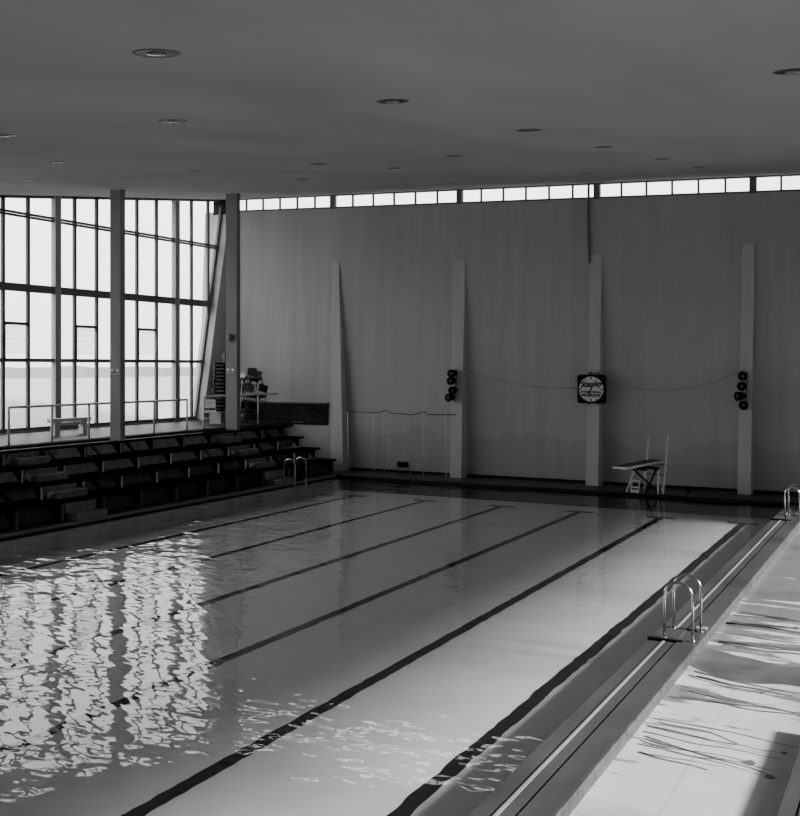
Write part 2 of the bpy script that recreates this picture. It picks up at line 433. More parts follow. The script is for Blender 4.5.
# ------------------------------------------------------------------ pilasters
PIL = [(-20.88, -20.3, -21.45, -21.12, 8.5), (-15.66, -15.2, -15.98, -15.5, 8.3), (-10.47, -10.02, -10.6, -10.2, 8.2), (-5.43, -5.02, -5.43, -5.05, 8.25), (-.1, .32, -.1, .32, 8.2)]
lab = ['beside the bleachers, first from the left', 'carrying black spotlights, second from the left', 'behind the wall clock', 'carrying black spotlights, near the right edge', 'past the right edge']
for (a0, a1, b0, b1, zt), l in zip(PIL, lab):
    mb = MB(); yf = 33.25
    v = [mb.bm.verts.new(p) for p in ((a0, yf, .08), (a1, yf, .08), (a1, 34.0, .08), (a0, 34.0, .08), (b0, yw(zt) - .02, zt), (b1, yw(zt) - .02, zt), (b1, YB + .05, zt), (b0, YB + .05, zt))]
    for f in ((0, 1, 2, 3), (4, 7, 6, 5), (0, 4, 5, 1), (1, 5, 6, 2), (2, 6, 7, 3), (3, 7, 4, 0)): mb.bm.faces.new([v[i] for i in f])
    structure(mb.build('wall_pilaster', 'pilaster'), 'tapering concrete pilaster on the far wall, ' + l, 'pilaster')

# ------------------------------------------------------------------ pool
FZ = -.45
e = empty('pool_basin', (-11, 14, FZ), 'pale pool basin with six dark lane lines', 'pool', None, 'structure')
MB().box(POOL_L, POOL_R, YN, POOL_F, FZ - .2, FZ).build('basin_floor', 'basin', e)
MB().box(POOL_L - .2, POOL_L, YN, POOL_F, FZ - .2, -.02).build('basin_wall', 'basin', e)
MB().box(POOL_R, POOL_R + .2, YN, POOL_F, FZ - .2, -.02).build('basin_wall', 'basin', e)
MB().box(POOL_L - .2, POOL_R + .2, POOL_F, POOL_F + .2, FZ - .2, -.02).build('basin_wall', 'basin', e)
def lane(x, w=.21):
    mb = MB(); L, Rr = [], []
    y = YN + .1
    while y < 30.75:
        k = x * 7.3
        wob = .02 * noise.noise((k, y * 2.1, 0)) + .022 * noise.noise((k, y * 6, 3))
        wd = 1 + .16 * noise.noise((k, y * 3.3, 9))
        L.append(mb.bm.verts.new((x - w / 2 * wd + wob, y, FZ + .004))); Rr.append(mb.bm.verts.new((x + w / 2 * wd + wob, y, FZ + .004)))
        y += .09
    for i in range(len(L) - 1): mb.bm.faces.new((L[i], Rr[i], Rr[i + 1], L[i + 1]))
    mb.box(x - .45, x + .45, 30.6, 30.85, FZ, FZ + .005)
    return mb.build('lane_line', 'line', e)
HE = 4.2 - FZ
for xr in (-1.043, -1.563, -2.121, -2.70, -3.315, -3.93): lane(xr * HE)
# water surface
me = MB(); me.bm.faces.new([me.bm.verts.new(p) for p in ((POOL_L, YN, 0), (POOL_R + .01, YN, 0), (POOL_R + .01, POOL_F, 0), (POOL_L, POOL_F, 0))])
tag(me.build('pool_water', 'water', fix=False), 'rippled water surface filling the pool', 'water', None, 'stuff')

# right curb with gutter channel, deck
e = empty('pool_curb', (-3.4, 10, -.1), 'long tiled curb with a pale lip along the right side of the pool', 'curb', None, 'structure')
def run(y0, y1):
    MB().box(-3.77, -3.55, y0, y1, -.3, .035).build('curb_ledge', 'curb', e)
    MB().box(-3.55, -3.515, y0, y1, -.3, .055).build('curb_lip', 'lip', e)
    MB().box(-3.515, -3.375, y0, y1, -.3, .045).build('curb_ledge', 'curb', e)
    MB().box(-3.375, -3.345, y0, y1, -.3, .0).build('gutter_slot', 'black', e)
PADS = [(15.13, 15.83), (28.5, 29.4)]
run(YN, PADS[0][0]); run(PADS[0][1], PADS[1][0]); run(PADS[1][1], POOL_F)
MB().box(-3.345, -3.06, YN, POOL_F, -.3, .06).build('curb_top', 'curb', e)
MB().box(-3.06, -3.035, YN, POOL_F, -.3, .058).build('curb_face', 'curbface', e)
for a, b in PADS:
    MB().box(-3.74, -3.345, a + .02, b, -.3, .075).build('ladder_pad', 'curb', e)
    MB().box(-3.78, -3.26, a - .03, a + .02, -.3, .08).build('pad_edge', 'black', e)  # black strip stands in for shade on the pad's front end
    MB().box(-3.7, -3.2, b, b + .03, -.3, .08).build('pad_edge', 'black', e)
structure(MB().box(-3.035, XR, YN, POOL_F, -.5, -.1).build('floor', 'deck'), 'pale wet concrete deck on the right of the pool', 'floor')
# far deck and left deck
structure(MB().box(POOL_L - 7.5, XR, POOL_F + .0, YB, -.5, .1).build('floor_far', 'deck_dark'), 'narrow dark deck along the far wall', 'floor')
structure(MB().box(POOL_L - 6, XR, POOL_F - .03, POOL_F, -.015, .095).build('trim_1', 'tile'), 'black tiled edge at the far end of the pool', 'trim')
structure(MB().box(-21.2, POOL_L - .35, YN, POOL_F - .03, -.5, .1).build('floor_left', 'deck_dark'), 'dark deck strip between bleachers and pool', 'floor')
structure(MB().box(POOL_L - .35, POOL_L - .08, YN, POOL_F - .03, -.3, .11).build('trim_2', 'coping'), 'grey coping along the left side of the pool', 'trim')
structure(MB().box(POOL_L - .08, POOL_L + .0, YN, POOL_F - .03, -.015, .06).build('trim_3', 'tile'), 'black gutter tile along the left water edge', 'trim')
structure(MB().box(-21.0, XR, 33.82, 33.9, .1, .2).build('baseboard_back', 'tile'), 'dark skirting at the foot of the far wall', 'baseboard')

# wet patch and trickles on the deck
def blob(name, pts, z=-.098, sub=6, seed=0, amp=.05):
    mb = MB(); vs = []
    n = len(pts)
    for i in range(n):
        p, q = Vector(pts[i]), Vector(pts[(i + 1) % n])
        for k in range(sub):
            r = p.lerp(q, k / sub)
            r += Vector((noise.noise((r.x * 3 + seed, r.y * 5, 1)), noise.noise((r.x * 3, r.y * 5 + seed, 7)))) * amp
            vs.append(mb.bm.verts.new((r.x, r.y, z)))
    f = mb.bm.faces.new(vs); bmesh.ops.triangulate(mb.bm, faces=[f])
    return mb.build(name, 'wetfilm')
tag(blob('wet_patch', [(-3.03, 14.55), (-2.6, 14.15), (-2.2, 14.05), (-1.8, 14.25), (-1.2, 14.3), (-.6, 14.2), (-.6, 15.1), (-1.2, 15.2), (-1.9, 15.15), (-2.5, 15.35), (-3.03, 15.6)], sub=12), 'broad dark wet patch across the deck beside the near ladder', 'puddle')
mb = MB()
random.seed(21)
def trickle(x0, y0, length, ang, w, seed):
    pts = []; x, y = x0, y0; n = int(length / .05)
    Ls, Rs = [], []
    for k in range(n + 1):
        a = ang + .55 * noise.noise((seed, k * .09, 0))
        ww = w * (1 + .9 * noise.noise((seed * 2, k * .2, 4))) * (1 - .6 * k / n)
        nx, ny = -math.sin(a), math.cos(a)
        Ls.append(mb.bm.verts.new((x + nx * ww, y + ny * ww, -.0975))); Rs.append(mb.bm.verts.new((x - nx * ww, y - ny * ww, -.0975)))
        x += math.cos(a) * .05; y += math.sin(a) * .05
        if x > 0: break
    for k in range(len(Ls) - 1): mb.bm.faces.new((Ls[k], Rs[k], Rs[k + 1], Ls[k + 1]))
    if random.random() < .5:
        cx, cy = x, y; rr = random.uniform(.03, .07)
        mb.bm.faces.new([mb.bm.verts.new((cx + rr * (1 + .35 * noise.noise((seed, j, 2))) * math.cos(j * PI / 6), cy + rr * 1.2 * (1 + .35 * noise.noise((seed, j, 5))) * math.sin(j * PI / 6), -.0973)) for j in range(12)])
for k in range(12): trickle(-3.0 + random.uniform(0, .15), random.uniform(10.2, 12.3), random.uniform(.8, 2.0), R(random.uniform(-16, 0)), random.uniform(.012, .03), k * 3.7)
for k in range(9): trickle(-3.0 + random.uniform(0, .2), random.uniform(12.4, 14.3), random.uniform(.9, 2.3), R(random.uniform(-14, 2)), random.uniform(.012, .035), 50 + k * 2.3)
for k in range(14): trickle(-3.0 + random.uniform(0, .2), random.uniform(15.8, 19.0), random.uniform(.9, 2.3), R(random.uniform(-10, 6)), random.uniform(.02, .07), 90 + k * 1.9)
tag(mb.build('water_trickles', 'wetfilm'), 'thin dark trickles of water running across the pale deck', 'water', None, 'stuff')

# raised step at the right edge, and an unseen one added for its shadow
st = empty('curb_step', (-.9, 8, -.1), 'low dark raised step at the bottom right corner of the photo', 'step', None, 'structure')
MB().box(-1.22, -1.08, 2, 12.4, -.1, .09).build('step_edge', 'curb', st); MB().box(-1.08, -1.055, 2, 12.4, -.1, .07).build('step_groove', 'black', st)
MB().box(-1.055, -.3, 2, 12.4, -.1, .09).build('step_top', 'curb', st)
st = empty('curb_step', (-.7, 13.8, -.1), 'unseen low step added past the right edge to cast a shadow', 'step', None, 'structure')
MB().box(-1.02, -.3, 13.0, 14.3, -.1, .09).build('step_top', 'curb', st)

# ------------------------------------------------------------------ bleachers
bl = empty('bleachers', (-21.5, 22, .1), 'four stepped rows of dark bleachers along the left side of the pool', 'bleachers')
Y0, Y1 = 11.4, 32.6
ys = [20.4 + 1.5 * k for k in range(-6, 9)]
aisles = [18.9, 27.9]
for i in range(4):
    xf = -20.2 - .74 * i; zt = .64 + .41 * i; zb = .1 if i == 0 else zt - .41
    xb = xf - .52
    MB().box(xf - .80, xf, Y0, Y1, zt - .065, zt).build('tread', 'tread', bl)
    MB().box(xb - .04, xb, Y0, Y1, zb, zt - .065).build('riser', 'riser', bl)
    for y in ys:
        if y > Y1: continue
        br = MB().poly_prism([(xf - .10, y, zb + .02), (xf - .10, y, zt - .065), (xb, y, zt - .065), (xf - .2, y, zb + .02)], (0, .05, 0)).build('bracket', 'tread', bl)
        MB().box(xf - .10, xf - .04, y, y + .06, zb, zt - .065).build('bracket_post', 'strip', br)
    for y in ys:
        near = any(abs(y - a) < .1 for a in aisles)
        if near or y + 1.4 > Y1: continue
        r = random.random()
        if r < .62:
            s0 = random.uniform(.25, .6); w = random.choice((.06, .1, .16))
            MB().poly_prism([(xb + .012, y + s0, zt - .065), (xb + .012, y + s0 + w, zt - .065), (xb + .012, y + s0 + .42 + w, zb), (xb + .012, y + s0 + .42, zb)], (.01, 0, 0)).build('brace_or_shadow_strip', 'tread', bl)  # dark slanted strips laid on the riser to draw its shadow stripes
    for a in aisles:
        MB().box(xf - .06, xf + .30, a + .2, a + 1.3, zb, zb + .2).build('aisle_step', 'block', bl, bevel=.01)
        MB().box(xf - .10, xf - .02, a + .1, a + 1.2, zb + .2, zt - .02).build('aisle_riser', 'block', bl)
# walkway above
e = empty('walkway', (-25, 20, 1.97), 'wet raised walkway behind the bleachers along the windows', 'walkway', None, 'structure')
MB().box(XW + .1, -23.1, YN, YB - .05, 1.75, 1.97).build('walkway_slab', 'walk', e)
MB().box(-23.13, -22.98, YN, 32.6, 1.86, 1.955).build('walkway_edge', 'deck_dark', e)
MB().box(-22.66, -22.56, YN, 27.5, 1.865, 1.885).build('edge_strip', 'coping', e)
MB().box(-23.3, -23.2, YN, 32.6, -.4, 1.75).build('walkway_front', 'tread', e)
MB().box(-27.0, -23.3, 32.5, 32.6, -.4, 1.75).build('walkway_end', 'tread', e)

# columns
def column(x0, x1, y0, y1, z0, label, name):
    mb = MB(); zz = [roof(x0, y0), roof(x1, y0)]
    mb.box(x0, x1, y0, y1, z0, max(zz) + .05)
    return structure(mb.build(name, 'column', bevel=.02), label, 'pillar')
column(-22.89, -22.43, 23.33, 23.54, 1.86, 'left of the two square grey pillars rising from the bleachers', 'trim_4')
column(-22.97, -22.44, 29.29, 29.49, 1.86, 'right of the two square grey pillars, in front of the stacked chairs', 'trim_5')

def text_mesh(name, s, size, loc, rot, mat, parent, align='CENTER', shear=0, bold=0, extrude=.002, space=1.0, sx=1.0):
    cu = bpy.data.curves.new(name, 'FONT'); cu.body = s; cu.size = size; cu.align_x = align; cu.align_y = 'CENTER'
    cu.shear = shear; cu.offset = bold; cu.extrude = extrude; cu.space_character = space
    t = bpy.data.objects.new(name, cu); COL.objects.link(t)
    dg = bpy.context.evaluated_depsgraph_get(); me = bpy.data.meshes.new_from_object(t.evaluated_get(dg))
    bpy.data.objects.remove(t); bpy.data.curves.remove(cu)
    for v in me.vertices: v.co.x *= sx
    me.materials.clear(); me.materials.append(M[mat])
    o = bpy.data.objects.new(name, me); COL.objects.link(o)
    o.matrix_world = Matrix.Translation(loc) @ Euler(rot).to_matrix().to_4x4()
    if parent:
        o.parent = parent; o.matrix_parent_inverse = parent.matrix_world.inverted() if parent.type != 'EMPTY' else Matrix.Translation(-parent.location)
    return o
for (x, y, z, l) in ((-22.68, 23.33, 4.06, 'small white no smoking plate on the left pillar'), (-22.74, 29.29, 4.06, 'small white no smoking plate on the right pillar')):
    e = empty('notice_plate', (x, y, z), l, 'sign', 'small notice plates on the pillars')
    MB().box(x - .17, x + .17, y - .012, y, z - .08, z + .08).build('plate', 'white', e)
    text_mesh('lettering', 'NO', .075, Vector((x, y - .014, z + .036)), (PI / 2, 0, 0), 'black', e, bold=.004)
    text_mesh('lettering', 'SMOKING', .065, Vector((x, y - .014, z - .036)), (PI / 2, 0, 0), 'black', e, bold=.004)
e = empty('wall_bell', (-22.72, 29.29, 5.3), 'round grey bell fixed high on the right pillar', 'bell')
MB().lathe([(.05, 0), (.13, -.02), (.14, -.08), (.10, -.13), (0.001, -.15)], (-22.72, 29.29, 5.3), 'Y', 16).build('gong', 'lamp_rim', e)
MB().box(-22.78, -22.66, 29.23, 29.29, 5.12, 5.19).build('bell_box', 'frame', e)

# ------------------------------------------------------------------ railings on the walkway
XRL = -23.3
def railing(name, posts_y, y0, y1, top, label):
    e = empty(name, (XRL, y0, 1.97), label, 'railing', 'white tube railings on the walkway')
    MB().tube([(XRL, y0, top), (XRL, y1, top)], .034, 8).build('top_rail', 'white', e)
    for y in posts_y: MB().tube([(XRL, y, 1.97), (XRL, y, top)], .034, 8).build('post', 'white', e)
railing('railing', [19.77, 21.36, 22.85, 25.82, 27.52], 19.77, 27.52, 3.035, 'long white tube railing in front of the window wall, passing behind the left pillar')
railing('railing', [28.45, 31.75], 28.45, 33.1, 3.12, 'white tube railing running behind the right pillar to the far wall')

# bench on the walkway
e = empty('bench', (-25, 23.6, 1.97), 'plain pale bench on the walkway by the window post', 'bench')
MB().box(-25.12, -24.88, 22.82, 24.5, 2.40, 2.52).build('seat', 'white', e)
for y in (22.95, 24.15): MB().box(-25.1, -24.9, y, y + .2, 1.97, 2.42).build('leg', 'white', e)
MB().box(-25.03, -24.97, 23.15, 24.15, 2.28, 2.38).build('stretcher', 'white', e)

# ------------------------------------------------------------------ chairs
def chair(name, label, cat, group, fm, sm):
    e = empty(name, (0, 0, 0), label, cat, group)
    local(e, 'seat', MB().box(-.22, .22, -.21, .21, .39, .46), sm, bevel=.01)
    local(e, 'backrest', MB().box(-.21, .21, .20, .24, .56, .86), sm, bevel=.01)
    for sx in (-1, 1):
        local(e, 'leg', MB().tube([(sx * .21, -.2, .44), (sx * .23, -.24, 0)], .013, 6), fm)
        local(e, 'leg', MB().tube([(sx * .21, .21, .84), (sx * .21, .21, .44), (sx * .23, .26, 0)], .013, 6), fm)
    local(e, 'stretcher', MB().tube([(-.22, -.22, .2), (.22, -.22, .2)], .01, 6), fm)
    local(e, 'stretcher', MB().tube([(-.22, .23, .2), (.22, .23, .2)], .01, 6), fm)
    return e
random.seed(5)
# stacked chairs between the buttress and the right pillar
c0 = chair('stacking_chair', 'dark stacked chair in the tall stack beside the slanted buttress', 'chair', 'tall stack of chairs beside the buttress', 'darkchair', 'darkchair')
c0.location = (-25.7, 32.3, 1.97); c0.rotation_euler = (0, 0, R(-35))
for k in range(1, 14):
    dup(c0, (-25.7 + random.uniform(-.03, .03), 32.3 + random.uniform(-.03, .03), 1.97 + k * .15), (0, 0, R(-35 + random.uniform(-5, 5))))
# white chairs in front of them
w0 = chair('folding_chair', 'white folding chair standing in front of the tall dark stack', 'chair', None, 'white', 'white')
w0.location = (-24.9, 30.75, 1.97); w0.rotation_euler = (0, 0, R(40))
w0.scale = (1.1, 1.1, 1.1)
# jumbled heap behind the pillar
h0 = chair('piled_chair', 'dark metal chair in the jumbled heap behind the right pillar', 'chair', 'heap of chairs behind the right pillar', 'darkchair', 'darkchair')
h0.location = (-24.3, 31.5, 1.97); h0.rotation_euler = (0, 0, .1)
for k in range(1, 12):
    lay = k // 4
    x = -24.3 + (k % 2) * .56 + lay * .06 + random.uniform(-.04, .04); y = 31.5 + (k // 2 % 2) * .68 + random.uniform(-.04, .04)
    t = .12 if lay == 0 else .3
    dup(h0, (x, y, 1.99 + lay * .66), (random.uniform(-t, t), random.uniform(-t, t), random.choice((0, .5, 1, 1.5, 2, 2.5, 3)) * PI / 1.5 if lay else random.choice((0, 1, 2, 3)) * PI / 2))
for k, (x, y, z, l) in enumerate(((-24.3, 30.55, 1.97, 'pale chair lying low beside the heap behind the right pillar'),)):
    q = dup(w0, (x, y, z + .24), (1.5, 0, .4), l); q.scale = (1, 1, 1)
e = empty('paddle', (-23.75, 31.3, 2.9), 'white paddle on a stick poking up from the heap beside the right pillar', 'paddle')
MB().tube([(-23.85, 31.3, 2.3), (-23.72, 31.3, 3.75)], .02, 6).build('handle', 'white', e)
MB().box(-23.81, -23.60, 31.29, 31.31, 3.72, 3.95).build('blade', 'white', e, bevel=.02)

# dark board on the far wall above the bleacher end
e = empty('banner', (-23.2, 33.955 - .05, 1.85), 'long dark board with faded grey shapes low on the far wall beside the bleachers', 'board')
MB().box(-25.6, -21.42, 33.955 - .06, 34.02, 1.84, 2.68).build('panel', 'board', e)
MB().box(-25.6, -21.40, 33.955 - .14, 34.02, 2.68, 2.74).build('top_ledge', 'riser', e)
MB().box(-24.3, -22.6, 33.955 - .1, 33.955 - .06, 1.92, 1.96).build('bottom_rail', 'block', e)
MB().box(-23.7, -21.7, 33.955 - .064, 33.955 - .06, 1.98, 2.6).build('faded_shapes', 'smudge', e)

# ------------------------------------------------------------------ grab-rail ladders
def ladder(x0, x1, y0, y1, zd, top, label):
    """two inverted-U rails reaching from the deck over the water edge, treads under water"""
    e = empty('pool_ladder', ((x0 + x1) / 2, (y0 + y1) / 2, zd), label, 'ladder')
    r = abs(x1 - x0) / 2; cx = (x0 + x1) / 2; s = 1 if x1 > x0 else -1
    for y in (y0, y1):
        pts = [(x1, y, zd), (x1, y, top - r)] + [(cx + s * r * math.cos(t), y, top - r + r * math.sin(t)) for t in [PI * k / 10 for k in range(1, 10)]] + [(x0, y, top - r), (x0, y, zd - .12 if abs(zd) > .09 and x0 < -10 else zd)]
        h = MB().tube(pts, .022, 10).build('handrail', 'chrome', e)
        MB().lathe([(.045, 0), (.04, .02), (.025, .03)], (x1, y, zd), 'Z', 12).build('flange', 'chrome', h)
        MB().lathe([(.045, 0), (.04, .02), (.025, .03)], (x0, y, zd), 'Z', 12).build('flange', 'chrome', h)
    return e
ladder(-3.55, -3.13, 15.22, 15.84, .06, .93, 'bright steel grab rails on the near right curb')
ladder(-3.42, -3.05, 28.55, 29.35, .06, .95, 'steel grab rails at the far right edge of the photo')
ladder(-19.35, -19.8, 28.5, 29.2, .1, 1.0, 'pair of steel grab rails in front of the bleachers on the left')
tag(MB().box(-3.24, -3.08, 15.98, 16.14, .06, .075).build('deck_plate', 'lip'), 'small white plate on the curb beside the near ladder', 'plate')

# ------------------------------------------------------------------ far wall fittings
# clock
cx, cy, cz = -10.36, 33.55, 3.43
e = empty('wall_clock', (cx, cy, cz), 'black rounded square clock with pale round face and lettering on the third pilaster', 'clock')
mb = MB(); w, r = .5, .1; pts = []
for (sx, sz, a0) in ((1, 1, 0), (-1, 1, 90), (-1, -1, 180), (1, -1, 270)):
    for k in range(6):
        t = R(a0 + 18 * k); pts.append((cx + sx * (w - r) + r * math.cos(t), cy, cz + sz * (w - r) + r * math.sin(t)))
mb.poly_prism(pts, (0, .16, 0)).build('case', 'black', e)
MB().lathe([(.44, 0), (.44, -.012)], (cx, cy, cz), 'Y', 40).build('dial', 'face', e)
yd = cy - .014
def flat(mb, p, q, w, y, th=.004):
    (x0, z0), (x1, z1) = p, q; l = math.hypot(x1 - x0, z1 - z0); nx, nz = -(z1 - z0) / l * w / 2, (x1 - x0) / l * w / 2
    return mb.poly_prism([(x0 + nx, y, z0 + nz), (x1 + nx, y, z1 + nz), (x1 - nx, y, z1 - nz), (x0 - nx, y, z0 - nz)], (0, -th, 0))
for k in range(12):
    t = 2 * PI * k / 12; big = k % 3 == 0
    a, b = (.34 if big else .385), .432
    flat(MB(), (cx + a * math.sin(t), cz + a * math.cos(t)), (cx + b * math.sin(t), cz + b * math.cos(t)), .035 if big else .025, yd).build('hour_mark', 'black', e)
text_mesh('lettering', 'Stanley', .27, Vector((cx - .01, yd - .002, cz + .17)), (PI / 2, -R(4), 0), 'black', e, shear=.4, bold=.008)
text_mesh('lettering', 'INTERNATIONAL', .095, Vector((cx, yd - .002, cz - .105)), (PI / 2, 0, 0), 'black', e, bold=.003)
text_mesh('lettering', 'PRODUCTS', .125, Vector((cx, yd - .002, cz - .225)), (PI / 2, 0, 0), 'black', e, bold=.007)
flat(MB(), (cx + .03, cz + .08), (cx - .11, cz - .20), .035, yd - .006).build('minute_hand', 'black', e)
flat(MB(), (cx - .01, cz - .02), (cx + .05, cz + .14), .045, yd - .01).build('hour_hand', 'black', e)
for dx in (-.1, .22):
    MB().box(cx + dx, cx + dx + .03, cy + .02, cy + .3, cz - .58, cz + .6).build('mounting_strap', 'frame', e)

# spotlights: two columns of four
def spot(name, x, y, z, yaw, tilt, label, group):
    e = empty(name, (x, y, z), label, 'spotlight', group); e.rotation_euler = (tilt, 0, yaw)
    local(e, 'housing', MB().lathe([(.03, .30), (.10, .26), (.135, .12), (.15, 0), (.15, -.04), (.075, -.045), (.075, .02), (.001, .03)], (0, 0, 0), 'Y', 20), 'black')
    local(e, 'lens', MB().lathe([(.055, -.01), (.04, -.03), (.001, -.036)], (0, 0, 0), 'Y', 16), 'lamp_lens')
    local(e, 'bracket', MB().bar((0, .18, 0), (0, .34, .0), .05, .04).bar((-.09, .2, .12), (.09, .2, .12), .03), 'frame')
    return e
def pil_y(z): return 33.25 + (34.26 - 33.25) * (z - .08) / 8.2
nm = ['topmost', 'second from the top', 'third from the top', 'lowest']
for k, (z, dx, yaw) in enumerate(((3.96, 0, R(-8)), (3.68, -.0, R(-2)), (3.33, .08, R(4)), (3.06, -.06, R(-22)))):
    spot('spotlight', -15.69 + dx, pil_y(z) - .30, z, yaw, R(4), 'black round spotlight on the left lit pilaster, %s of its four' % nm[k], 'spotlights on the second pilaster')
for k, (z, dx, yaw) in enumerate(((3.90, .02, R(8)), (3.58, 0, R(6)), (3.25, -.13, R(-48)), (2.97, .06, R(14)))):
    spot('spotlight', -5.3 + dx, pil_y(z) - .34, z, yaw, R(3), 'black round spotlight on the rightmost visible pilaster, %s of its four' % nm[k], 'spotlights on the fourth pilaster')
for (x, z0, z1, l) in ((-15.6, 2.9, 4.1, 'thin vertical conduit behind the spotlights of the second pilaster'), (-5.2, 2.8, 4.05, 'thin vertical conduit behind the spotlights near the right edge')):
    tag(MB().tube([(x, pil_y(z0) - .03, z0), (x, pil_y(z1) - .03, z1)], .025, 6).build('conduit', 'frame'), l, 'pipe')

# cables
def cat(p, q, sag, n=24):
    p, q = Vector(p), Vector(q); return [p.lerp(q, k / n) - Vector((0, 0, sag * 4 * (k / n) * (1 - k / n))) for k in range(n + 1)]
tag(MB().tube(cat((-15.55, pil_y(4.2) - .03, 4.25), (-10.8, 33.75, 3.5), .3), .006, 5).build('cable', 'rope'), 'thin sagging cable from the left spotlights to the clock', 'cable')
tag(MB().tube(cat((-9.9, 33.8, 3.75), (-5.25, pil_y(4.1) - .03, 4.12), .5), .006, 5).build('cable', 'rope'), 'thin sagging cable from the clock to the right spotlights', 'cable')
tag(MB().tube([(-10.70, YB - .05, roof(-10.7, YB - .05) - .06), (-10.69, yw(9.2)-.05, 9.2), (-10.64, yw(8.4)-.05, 8.4), (-10.62, yw(7.9)-.06, 7.9)], .045, 6).build('drop_cable', 'frame'), 'black cable hanging down the far wall above the clock', 'cable')
# poles and rope screen between first and second pilaster
e = empty('pole_rack', (-18, 33.0, .1), 'row of thin pale poles under a rope by the far wall', 'poles')
for x in (-19.93, -18.76, -18.33, -17.2, -16.66, -15.72):
    MB().tube([(x, 33.05, .1), (x, 33.02, 2.47)], .022 if x in (-19.93, -18.76) else .016, 6).build('pole', 'strongpost', e)
MB().tube([(-20.35, 33.55, 2.5), (-19.9, 33.0, 2.48), (-18.9, 33.0, 2.44), (-18.5, 33.0, 2.46), (-18.2, 33.0, 2.56), (-18.0, 33.0, 2.45), (-17.1, 33.0, 2.40), (-16.8, 33.0, 2.47), (-16.6, 33.0, 2.54), (-16.4, 33.0, 2.42), (-15.5, 33.5, 2.42)], .016, 6).build('rope', 'rope', e)
tag(MB().box(-18.17, -17.73, 33.77, 33.88, .33, .53).box(-18.0, -17.76, 33.73, 33.77, .36, .52).build('wall_vent', 'vent', bevel=.01), 'small dark vent box low on the far wall behind the poles', 'vent')
e = empty('wall_hook', (-6.85, 32.7, .1), 'small dark post cleat standing on the far deck right of the diving board', 'cleat')
MB().tube([(-6.85, 32.8, .1), (-6.85, 32.8, .3)], .03, 6).build('stem', 'black', e); MB().bar((-6.98, 32.8, .2), (-6.76, 32.8, .2), .07, .06).build('arm', 'black', e)

# ------------------------------------------------------------------ diving board
e = empty('diving_board', (-8.1, 32.2, .1), 'low springboard on a white tube stand at the far end of the pool', 'diving board')
T, Rr = Vector((-8.45, 30.3, 1.10)), Vector((-7.90, 32.75, 1.14))
d = (Rr - T).normalized(); sd = Vector((d.y, -d.x, 0)).normalized() * .25
mb = MB().poly_prism([T - sd, T + sd, Rr + sd, Rr - sd], (0, 0, -.07)); mb.build('plank', 'white', e)
MB().poly_prism([T - sd * .97 + d * .01 + Vector((0, 0, .002)), T + sd * .97 + d * .01 + Vector((0, 0, .002)), Rr + sd * .97 + Vector((0, 0, .002)), Rr - sd * .97 + Vector((0, 0, .002))], (0, 0, .006)).build('grip_surface', 'board_top', e)
MB().bar((-8.42, 32.35, .96), (-7.7, 32.25, .9), .1, .1).build('rear_mount', 'black', e)
MB().bar((-8.3, 31.7, .92), (-7.95, 31.65, .92), .1, .09).build('fulcrum', 'black', e)
for p, q in (((-8.72, 32.1, .1), (-8.48, 32.3, .9)), ((-7.68, 32.05, .1), (-7.72, 32.25, .9)), ((-8.25, 32.75, .1), (-8.3, 32.6, .95)), ((-7.72, 32.75, .1), (-7.78, 32.6, .95))):
    MB().tube([p, q], .03, 8).build('leg', 'white', e)
MB().tube([(-8.55, 32.05, .93), (-7.65, 32.1, .12)], .03, 8).build('brace_or_shadow_strip', 'black', e)
MB().tube([(-7.78, 32.3, .93), (-8.1, 32.2, .12)], .03, 8).build('brace_or_shadow_strip', 'black', e)
ld = []
for (x, yb, yt) in ((-8.18, 32.25, 32.85), (-7.52, 32.05, 32.7)):
    MB().tube([(x, yb, .1), (x + .02, yt, 1.95)], .034, 8).build('ladder_rail', 'white', e)
for z in (.35, .7, 1.02):
    t = (z - .1) / 1.85
    MB().bar((-8.16, 32.25 + .6 * t, z), (-7.45, 32.05 + .65 * t, z), .04, .05).build('rung', 'frame', e)
e = empty('step_stool', (-8.45, 32.1, .1), 'small white two-step stool under the diving board', 'stool')
a, b = -8.58, -8.3
for z, y in ((.30, 32.12), (.50, 32.22)): MB().box(a, b, y - .06, y + .08, z - .05, z).build('step', 'white', e)
for x in (a, b - .03): MB().poly_prism([(x, 32.02, .1), (x, 32.07, .1), (x, 32.24, .5), (x, 32.18, .5)], (.03, 0, 0)).build('side_rail', 'white', e)
MB().box(a, b, 32.03, 32.06, .1, .2).build('bottom_rail', 'white', e)

# ------------------------------------------------------------------ recessed ceiling lights
LAMPS = [(-5.37, 5.98, 'large oval-looking recessed light with a visible lens, nearest, at upper left'), (-8.45, 9.71, 'second recessed light from the top on the left side'), (-5.31, 9.77, 'dark recessed light near the top centre of the ceiling'),
         (-11.36, 9.55, 'recessed light cut by the left edge of the photo'), (-14.71, 13.63, 'recessed light near the left edge above the window wall'), (-19.73, 17.45, 'farthest left recessed light just above the windows'),
         (-14.87, 17.84, 'recessed light above the right pillar on the left side'), (-11.64, 18.04, 'left light of the row above the first clerestory bay'), (-15.29, 23, 'faint recessed light close to the first clerestory bay'),
         (-8.45, 18.18, 'recessed light left of centre, fourth row out'), (-5.31, 14.08, 'dark recessed light right of centre, third row out'), (-5.39, 18.25, 'dark recessed light right of centre, fourth row out'),
         (-11.2, 20.66, 'small faint recessed light above the second clerestory bay'), (-5.38, 22.81, 'small recessed light on the right, fifth row out'), (-8.53, 27.3, 'small recessed light close above the middle clerestory'), (-5.38, 27.1, 'small recessed light on the right close above the clerestory'),
         (-1.16, 10.28, 'dark recessed light cut by the right edge of the photo'), (-11.77, 27.1, 'tiny recessed light just above the clerestory at centre')]
nrm = Vector((.044, -.1358, 1)).normalized()
